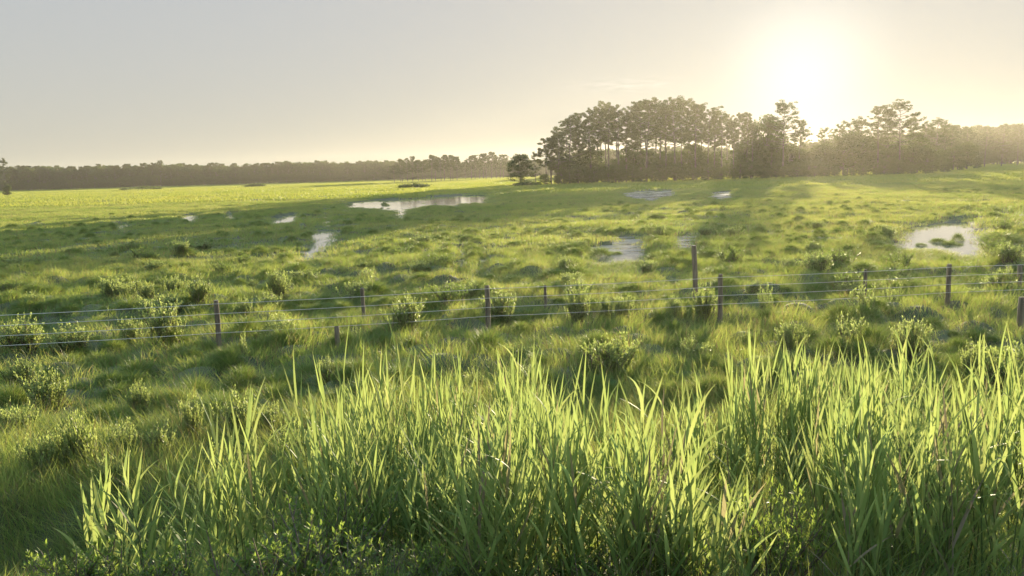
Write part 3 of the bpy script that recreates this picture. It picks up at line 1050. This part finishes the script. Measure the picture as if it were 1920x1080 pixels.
# past the 300 largest, the many smaller ones of the open marsh
tx = []
while len(tx) < 1500:
    y = 13 + 92 * rng.random() ** 1.5
    x = rng.uniform(-1, 1) * (y * 0.7 + 1)
    if vnoise(np.array([x / 6]), np.array([y / 6]), 55)[0] < -0.08: continue
    tx.append((x, y))
tx = np.array(tx)
tx = tx[~in_pond(tx[:, 0], tx[:, 1], 0.15, CLEAR)]
n = len(tx)
q_ = rng.uniform(0.22, 0.6, n)
scatter('small_tussocks', proto_collection('tussock_proto', TUS), 4,
        np.stack([tx[:, 0], tx[:, 1], height(tx[:, 0], tx[:, 1]) - 0.02], -1),
        np.stack([np.zeros(n), np.zeros(n), rng.uniform(0, 6.28, n)], -1),
        np.stack([q_ * 1.25, q_ * 1.25, q_ * rng.uniform(0.9, 1.5, n)], -1), 'stuff', 'scattered small dark green grass tussocks across the open marsh', 'tussocks')
# small tussocks standing in the shallow edges of the pools
c, tries = 0, 0
while c < 34 and tries < 60000:
    tries += 1
    pl = PONDS[int(rng.choice([0, 3, 3, 3, 11, 13, 13, 4, 9]))]
    lo, hi = pl.min(0), pl.max(0)
    g = on_ground(rng.uniform(lo[0] - 6, hi[0] + 6), rng.uniform(lo[1] - 1, hi[1] + 2), 0.1)
    gx_, gy_ = g[0:1], g[1:2]
    if not in_pond(gx_, gy_)[0] or in_pond(gx_, gy_, -0.28, (-0.05,))[0]: continue
    q_ = rng.uniform(0.3, 0.75) * (1.25 if g[1] > 90 else 0.9)
    tussock(g[0], g[1], q_ * rng.uniform(0.9, 1.4), q_ * rng.uniform(0.6, 0.9), 'small grass tussock standing in the shallow edge of a pool', 'tussocks in the pool edges', -0.14)
    c += 1

# ------------------------------------------------------------------ shrubs


def shrub_meshes(nst, leafL, leafW, tw=3, lpt=13, narrow=False, mat=None, open_=0.55):
    st, fo = MB(), MB()
    LP, LA, LT, LL = [], [], [], []
    for i in range(nst):
        a = rng.uniform(0, 6.28)
        tl = rng.uniform(0.05, open_)
        Hs = rng.uniform(0.6, 1.0) * (1.05 - 0.35 * tl)
        b = np.array([rng.normal(0, 0.15), rng.normal(0, 0.15), -0.08])
        tt = np.linspace(0, 1, 5)
        pts = b + np.stack([np.cos(a) * np.sin(tl) * Hs * tt ** 0.9, np.sin(a) * np.sin(tl) * Hs * tt ** 0.9, (Hs + 0.08) * np.cos(tl * 0.7) * tt], -1)
        tube(st, pts, np.linspace(0.011, 0.003, 5), 4, rng.random())
        for k in range(tw + 1):
            s0 = rng.uniform(0.12, 0.7) if k else 0.2
            p0 = np.array([np.interp(s0, tt, pts[:, c]) for c in range(3)])
            if k:
                ta, tln = a + rng.normal(0, 1.1), rng.uniform(0.18, 0.4)
                tip = p0 + np.array([np.cos(ta) * 0.45, np.sin(ta) * 0.45, 0.9]) * tln
            else:
                tip = pts[-1]
            tube(st, np.stack([p0, (p0 + tip) / 2, tip]), [0.005, 0.004, 0.002], 4, rng.random())
            n = lpt
            f_ = rng.uniform(0.1, 1.0, n) ** 0.7
            LP.append(p0 + (tip - p0) * f_[:, None])
            LA.append(np.arange(n) * 2.4 + rng.normal(0, 0.4, n))
            LT.append(np.where(f_ > 0.85, rng.uniform(0.1, 0.6, n), rng.uniform(0.5, 1.2, n)))
            LL.append(leafL * rng.uniform(0.6, 1.2, n))
    LP, LA, LT, LL = np.concatenate(LP), np.concatenate(LA), np.concatenate(LT), np.concatenate(LL)
    blades(fo, LP, LA, LT, LL, LL * leafW, rng.uniform(-0.2, 0.6, len(LP)), 3, prof=[0.25, 1.0, 0.8, 0.05], face=rng.normal(0, 0.5, len(LP)))
    return st.mesh('stems', M_twig), fo.mesh('foliage', mat or M_shrub)


SHR = [shrub_meshes(30, 0.062, 0.45, 6, 20, open_=0.8) for _ in range(5)]
SPARSE = [shrub_meshes(12, 0.08, 0.40, 3, 14) for _ in range(2)]
BUSHY = [shrub_meshes(30, 0.06, 0.28, 5, 18, mat=M_bush, open_=0.9) for _ in range(3)]


def shrub(x, y, w, h, label, group=None, src=SHR, name='marsh_shrub', cat='shrub', z=None):
    r_ = empty(name, (x, y, gz(x, y) if z is None else z), rng.uniform(0, 6.28))
    r_.scale = (w, w, h)
    tag(r_, label, cat, group)
    for nm, me in zip(('stems', 'foliage'), src[rng.integers(len(src))]):
        o = bpy.data.objects.new(nm, me)
        COL.objects.link(o)
        o.parent = r_


# (u, v at foot, width px, height px)
shr = [
    (40, 642, 82, 55, 'pale leafy shrub on the fence line at the far left'), (135, 645, 78, 46, 'pale leafy shrub second from the left along the fence'),
    (248, 630, 46, 42, 'small pale shrub just left of the dome shaped shrub'), (305, 630, 72, 62, 'dome shaped pale shrub left of the left fence post'),
    (526, 622, 74, 46, 'twin topped pale shrub right of the left fence post'), (762, 604, 66, 56, 'pale shrub on a grassy mound left of the middle post'),
    (940, 592, 60, 56, 'leafy shrub leaning beside the middle fence post'), (918, 590, 30, 44, 'sprig of pale leaves against the middle fence post'),
    (1084, 590, 52, 62, 'upright column shaped shrub right of the middle post'), (1135, 585, 32, 42, 'left small one of two shrubs right of the column shaped shrub'),
    (1168, 586, 38, 44, 'right small one of two shrubs right of the column shaped shrub'), (1264, 580, 36, 30, 'low shrub left of the tallest post'),
    (1322, 575, 52, 58, 'leafy shrub at the foot of the tallest post'), (1440, 556, 40, 44, 'thin pale shrub right of the third fence post'),
    (1622, 562, 56, 50, 'shrub around the foot of the hazy thin post'), (1670, 558, 36, 44, 'narrow shrub right of the hazy thin post'),
    (1870, 535, 60, 46, 'hazy shrub behind the fence near the right edge'),
    (208, 555, 40, 40, 'left one of the two shrubs at the edge of the shade'), (236, 555, 30, 34, 'right one of the two shrubs at the edge of the shade'),
    (325, 545, 34, 36, 'pointed shrub beyond the fence left of its left post'), (372, 560, 46, 36, 'rounded shrub beyond the fence left of its left post'),
    (455, 578, 38, 34, 'small pale shrub just beyond the fence right of its left post'), (520, 552, 46, 48, 'tall pale shrub beyond the fence, right of its left post'),
    (275, 550, 34, 26, 'low shrub between the paired shrubs and the pointed one'), (692, 530, 34, 34, 'pale tipped shrub above the thin grey post'),
    (1215, 503, 34, 26, 'hazy shrub left of the tallest post beyond the fence'), (1060, 500, 40, 30, 'pale shrub beside the largest dark mound'),
   
    (85, 740, 70, 62, 'pale shrub below the left end of the fence'), (160, 850, 62, 118, 'tall twiggy shrub with grey stems at left'),
    (358, 810, 40, 66, 'small upright pale shrub in the left foreground'), (448, 812, 64, 66, 'pale tufted shrub on a dark mound, left foreground'),
    (560, 850, 78, 96, 'pale shrub beside the tall reeds, left of centre'), (78, 872, 60, 70, 'left sprawling shrub of the left foreground group'),
    (130, 860, 50, 62, 'middle small shrub of the left foreground group'), (225, 830, 60, 58, 'right pale shrub of the left foreground group'),
    (300, 835, 64, 56, 'pale shrub over dry stalks in the left foreground'),
    (30, 800, 66, 60, 'pale leafy shrub at the left edge level with the tall twiggy shrub'), (210, 905, 54, 60, 'pale shrub in the dark hollow above the leftmost reeds'),
    (405, 870, 60, 60, 'pale shrub just left of the second reed clump top'), (500, 790, 46, 44, 'small pale shrub between the tufted mound and the reeds'),
    (40, 700, 50, 44, 'small pale shrub at the left edge below the fence end'), (260, 760, 44, 40, 'low pale shrub in the left grass above the dry stalks'),
    (610, 690, 44, 36, 'low pale shrub in the grass left of the tallest reeds'), (980, 660, 50, 36, 'low pale shrub left of the big dark tussock'),
    (1480, 640, 56, 46, 'pale shrub in the hazy grass behind the reeds, right of centre'),
    (1140, 690, 100, 72, 'large pale shrub on the big dark tussock'), (1710, 665, 64, 64, 'bright leafy shrub behind the right reeds'),
    (1592, 655, 60, 52, 'shrub behind the reeds, below the hazy thin post'), (1825, 690, 56, 56, 'left small one of the two shrubs at the right edge'),
    (1882, 720, 90, 110, 'large leafy shrub at the right edge behind the reeds'), (1300, 660, 60, 40, 'low shrub in the hazy grass below the tallest post'),
    (1410, 690, 40, 50, 'thin grey green shrub in the hazy grass behind the reeds'), (665, 620, 24, 26, 'tiny pale sprig before the fence, left of the middle post'),
    (890, 720, 40, 36, 'small pale shrub on open grass behind the reeds'), (460, 668, 20, 30, 'single pale sprout in the grass below the left post'),
]
for u, v, w, h, lab in shr:
    zz = 0.6
    for _ in range(3):
        g = on_ground(u, v, zz)
        zz = gz(g[0], g[1]) + 0.28
    k = g[1] / FPX
    shrub(g[0], g[1], w * k / 0.95, h * k / 0.85 + 0.2, lab, None, SPARSE if ('sprig' in lab or 'sprout' in lab or 'thin' in lab) else SHR)
c = 0
while c < 84:
    y = rng.uniform(23, 50)
    x = rng.uniform(-1, 1) * y * 0.66
    if in_pond(np.array([x]), np.array([y]), 0.15, CLEAR)[0]: continue
    q_ = rng.uniform(0.6, 1.3)
    shrub(x, y, q_, q_ * rng.uniform(0.5, 0.85), 'low rounded green bush among the tussocks beyond the fence', 'low bushes among the tussocks', BUSHY if rng.random() < 0.55 else SHR, 'low_bush', 'bush')
    c += 1
# leafy bushes at the foot of the reeds
for x, y, w, h, lab in [(-2.95, 4.95, 0.8, 0.6, 'light green bush in the bottom left corner beside the leftmost reeds'), (-2.35, 5.0, 0.7, 0.55, 'small light green bush in front of the second reed clump'),
                        (-1.68, 5.15, 1.0, 0.75, 'large light green bush between the two left reed clumps'), (-1.45, 5.9, 0.7, 0.8, 'pale fine leaved bush left of the main reed bed'),
                        (-0.25, 4.9, 0.5, 0.42, 'left one of the low bushes below the reeds'), (-0.5, 5.1, 0.5, 0.5, 'narrow sprig bush standing higher among the low bushes'),
                        (0.35, 4.9, 0.7, 0.5, 'bright low bush at bottom centre'), (1.0, 5.0, 0.7, 0.62, 'dark low bush right of bottom centre'),
                        (1.75, 5.2, 0.75, 0.85, 'fine leaved bush standing up among the right reeds'), (2.75, 5.1, 0.6, 0.45, 'small low bush at bottom right'),
                        (-0.95, 5.0, 0.6, 0.5, 'dark low bush at the foot of the left reeds')]:
    shrub(x, y, w, h, lab, None, BUSHY, 'leafy_bush', 'bush')

mb = MB()
n = 420
a_ = rng.uniform(0, 6.28, n); q_ = 0.75 * np.sqrt(rng.random(n))
blades(mb, np.stack([q_ * np.cos(a_) * 1.3, q_ * np.sin(a_), np.full(n, -0.03)], -1), a_ + rng.normal(0, 0.7, n), rng.uniform(0.05, 0.7, n),
       rng.uniform(0.2, 0.55, n), rng.uniform(0.003, 0.006, n), rng.uniform(-0.4, 0.8, n), 3)
DRY = mb.mesh('dry_brush', M_dry)
for u, v, w, h, lab in [(70, 1060, 1.0, 0.8, 'dry brown tangle of twigs in the bottom left corner'), (275, 870, 0.8, 0.7, 'grey brown dry stalks among the pale shrubs at left'),
                        (455, 745, 0.4, 0.7, 'thin dry stalks on the dark hollow left of the reeds'), (830, 800, 0.4, 0.9, 'dry brown stalks at the back edge of the reeds, left of centre'),
                        (1066, 640, 0.15, 0.9, 'single brown seed stalk near the large pale shrub'), (1740, 735, 0.9, 0.5, 'bare patch of dry litter behind the right reeds')]:
    g = on_ground(u, v, 0.3)
    for _ in range(3): g = on_ground(u, v, gz(g[0], g[1]))
    o = bpy.data.objects.new('dry_brush', DRY)
    COL.objects.link(o)
    o.location = (g[0], g[1], gz(g[0], g[1]))
    o.scale = (w, w, h)
    tag(o, lab, 'dry brush')

# ------------------------------------------------------------------ reeds


def reed_meshes(H, nl, dead=False):
    st, lf = MB(), MB()
    z = np.linspace(-0.1, 1, 7)
    bx, by = rng.normal(0, 0.05), rng.normal(0, 0.05)
    zc = np.clip(z, 0, 1)
    pts = np.stack([bx * zc ** 2 * H, by * zc ** 2 * H, z * H], -1)
    tube(st, pts, np.linspace(0.0065, 0.0015, 7), 6, rng.random())
    s_ = np.linspace(0.16, 0.97, nl)
    P = np.stack([np.interp(s_ * H, pts[:, 2], pts[:, k]) for k in range(3)], -1)
    az0 = rng.uniform(0, 6.28)
    az = az0 + np.pi * (np.arange(nl) % 2) + rng.normal(0, 0.45, nl)
    L = (0.26 + 0.36 * np.sin(np.pi * (0.15 + 0.7 * s_))) * rng.uniform(0.8, 1.15, nl)
    Wd = (0.009 + 0.016 * np.sin(np.pi * (0.1 + 0.75 * s_))) * rng.uniform(0.85, 1.2, nl)
    tilt = 0.5 - 0.34 * s_ + rng.normal(0, 0.08, nl)
    bend = np.where(rng.random(nl) < 0.10, rng.uniform(0.5, 1.5, nl), rng.uniform(-0.1, 0.4, nl))
    blades(lf, P, az, np.clip(tilt, 0.04, 1), L, Wd, bend, 7, face=rng.normal(0, 0.35, nl),
           prof=[0.45, 0.85, 1.0, 0.97, 0.85, 0.62, 0.33, 0.02])
    return st.mesh('stem', M_dry if dead else M_reedstem, True), lf.mesh('leaves', M_dry if dead else M_reed)


REEDS = [reed_meshes(rng.uniform(1.15, 1.4), int(rng.integers(9, 13))) for _ in range(12)]
DEAD = [reed_meshes(rng.uniform(1.1, 1.3), 5, True) for _ in range(2)]
mixed = []
for pr in REEDS[:8]:
    bm = bmesh.new()
    for me in pr: bm.from_mesh(me)
    bm.faces.ensure_lookup_table()
    for f_ in bm.faces[len(pr[0].polygons):]: f_.material_index = 1
    me = bpy.data.meshes.new('reed'); bm.to_mesh(me); bm.free()
    me.materials.append(M_reedstem); me.materials.append(M_reed)
    mixed.append(me)


def reed_ok(x, y):
    """main bed: from a little left of centre to beyond the right edge"""
    u, v = project(np.array([x]), np.array([y]), np.array([gz(x, y)]))
    u = u[0]
    lim = 590 + 40 * math.sin(y * 2.1) + (y - 5) * 15
    return u > lim


cand = []
while len(cand) < 950:
    y = 4.6 + 4.8 * rng.random() ** 1.15
    x = rng.uniform(-2.6, 8.2)
    if not reed_ok(x, y) or x > y * 0.72: continue
    if vnoise(np.array([x * 1.1]), np.array([y * 1.1]), 77)[0] < -0.06 - 0.02 * (y < 7): continue
    cand.append((x, y, 'bed'))
for cx, cy, r_, n, nm in [(-2.75, 5.5, 0.42, 17, 'left'), (-2.3, 6.2, 0.3, 15, 'second'), (-1.55, 6.3, 0.25, 8, 'third'), (-1.25, 7.4, 0.3, 7, 'tall')]:
    for _ in range(n):
        a, q = rng.uniform(0, 6.28), r_ * math.sqrt(rng.random())
        cand.append((cx + q * math.cos(a), cy + q * math.sin(a), nm))
LABS = {'left': ('tall reed stalk in the separate leftmost clump', 'reeds of the leftmost clump'),
        'second': ('tall reed stalk in the second clump from the left', 'reeds of the second clump'),
        'tall': ('tall reed stalk in the group rising highest at the left end of the main bed', 'tallest reeds at the left end of the bed'),
        'third': ('reed stalk in the thin clump beside the main bed', 'reeds of the thin clump'),
        'bed': ('tall green reed stalk standing along the near side of the main reed bed', 'reeds of the main bed')}


def reed_h(x, y):
    t_ = np.interp(x / y, [-0.5, -0.2, 0.1, 0.5], [0.84, 0.87, 0.95, 1.0])
    return min(1.22, t_ * (0.62 + 0.46 * rng.random() ** 1.3) * (1 + 0.75 * float(vnoise(np.array([x * 1.4]), np.array([y * 1.4]), 91)[0])))


clumps = [c for c in cand if c[2] != 'bed']
bed = sorted([c for c in cand if c[2] == 'bed'], key=lambda c: c[1])
near, rest = bed[:250], bed[250:]
for x, y, nm in clumps + near:
    dead = nm == 'bed' and rng.random() < 0.07
    pair = DEAD[int(rng.integers(2))] if dead else REEDS[int(rng.integers(12))]
    r_ = empty('reed', (x, y, gz(x, y)), rng.uniform(0, 6.28))
    h = reed_h(x, y) * (0.8 if nm == 'bed' and y < 5.4 else 1.0) * {'bed': 1, 'left': 0.9, 'second': 1.12, 'third': 1.2, 'tall': 1.45}[nm]
    r_.scale = (1, 1, h)
    r_.rotation_euler = (rng.normal(0, 0.06), rng.normal(0, 0.06), rng.uniform(0, 6.28))
    if dead:
        tag(r_, 'dead tan reed stalk with few dry leaves among the green reeds', 'reed', 'dead stalks in the reed bed')
    else:
        tag(r_, LABS[nm][0], 'reed', LABS[nm][1])
    for pn, me in zip(('stem', 'leaves'), pair):
        o = bpy.data.objects.new(pn, me)
        COL.objects.link(o)
        o.parent = r_
n = len(rest)
rx, ry = np.array([c[0] for c in rest]), np.array([c[1] for c in rest])
rh = np.array([reed_h(a, b) for a, b in zip(rx, ry)])
scatter('reed_bed', proto_collection('reed_proto', mixed), 8, np.stack([rx, ry, height(rx, ry)], -1),
        np.stack([rng.normal(0, 0.06, n), rng.normal(0, 0.06, n), rng.uniform(0, 6.28, n)], -1),
        np.stack([np.ones(n), np.ones(n), rh], -1), 'stuff', 'dense green reed bed filling the right foreground', 'reeds')

# ------------------------------------------------------------------ haze
m, t, out = new_mat('haze')
vp = t.nodes.new('ShaderNodeVolumePrincipled')
vp.inputs['Color'].default_value = (1.0, 0.93, 0.79, 1)
vp.inputs['Density'].default_value = 0.00016
vp.inputs['Anisotropy'].default_value = 0.6
t.links.new(vp.outputs[0], out.inputs['Volume'])
hz0, hz1, hs2 = -1.4, 30.0, 1050.0
V = [(-hs2, -hs2, hz0), (hs2, -hs2, hz0), (hs2, hs2, hz0), (-hs2, hs2, hz0), (-hs2, -hs2, hz1), (hs2, -hs2, hz1), (hs2, hs2, hz1), (-hs2, hs2, hz1)]
Q = [(3, 2, 1, 0), (4, 5, 6, 7), (0, 1, 5, 4), (1, 2, 6, 5), (2, 3, 7, 6), (3, 0, 4, 7)]
tag(MB().add(V, Q, np.zeros((8, 2))).obj('haze', m), kind='stuff')
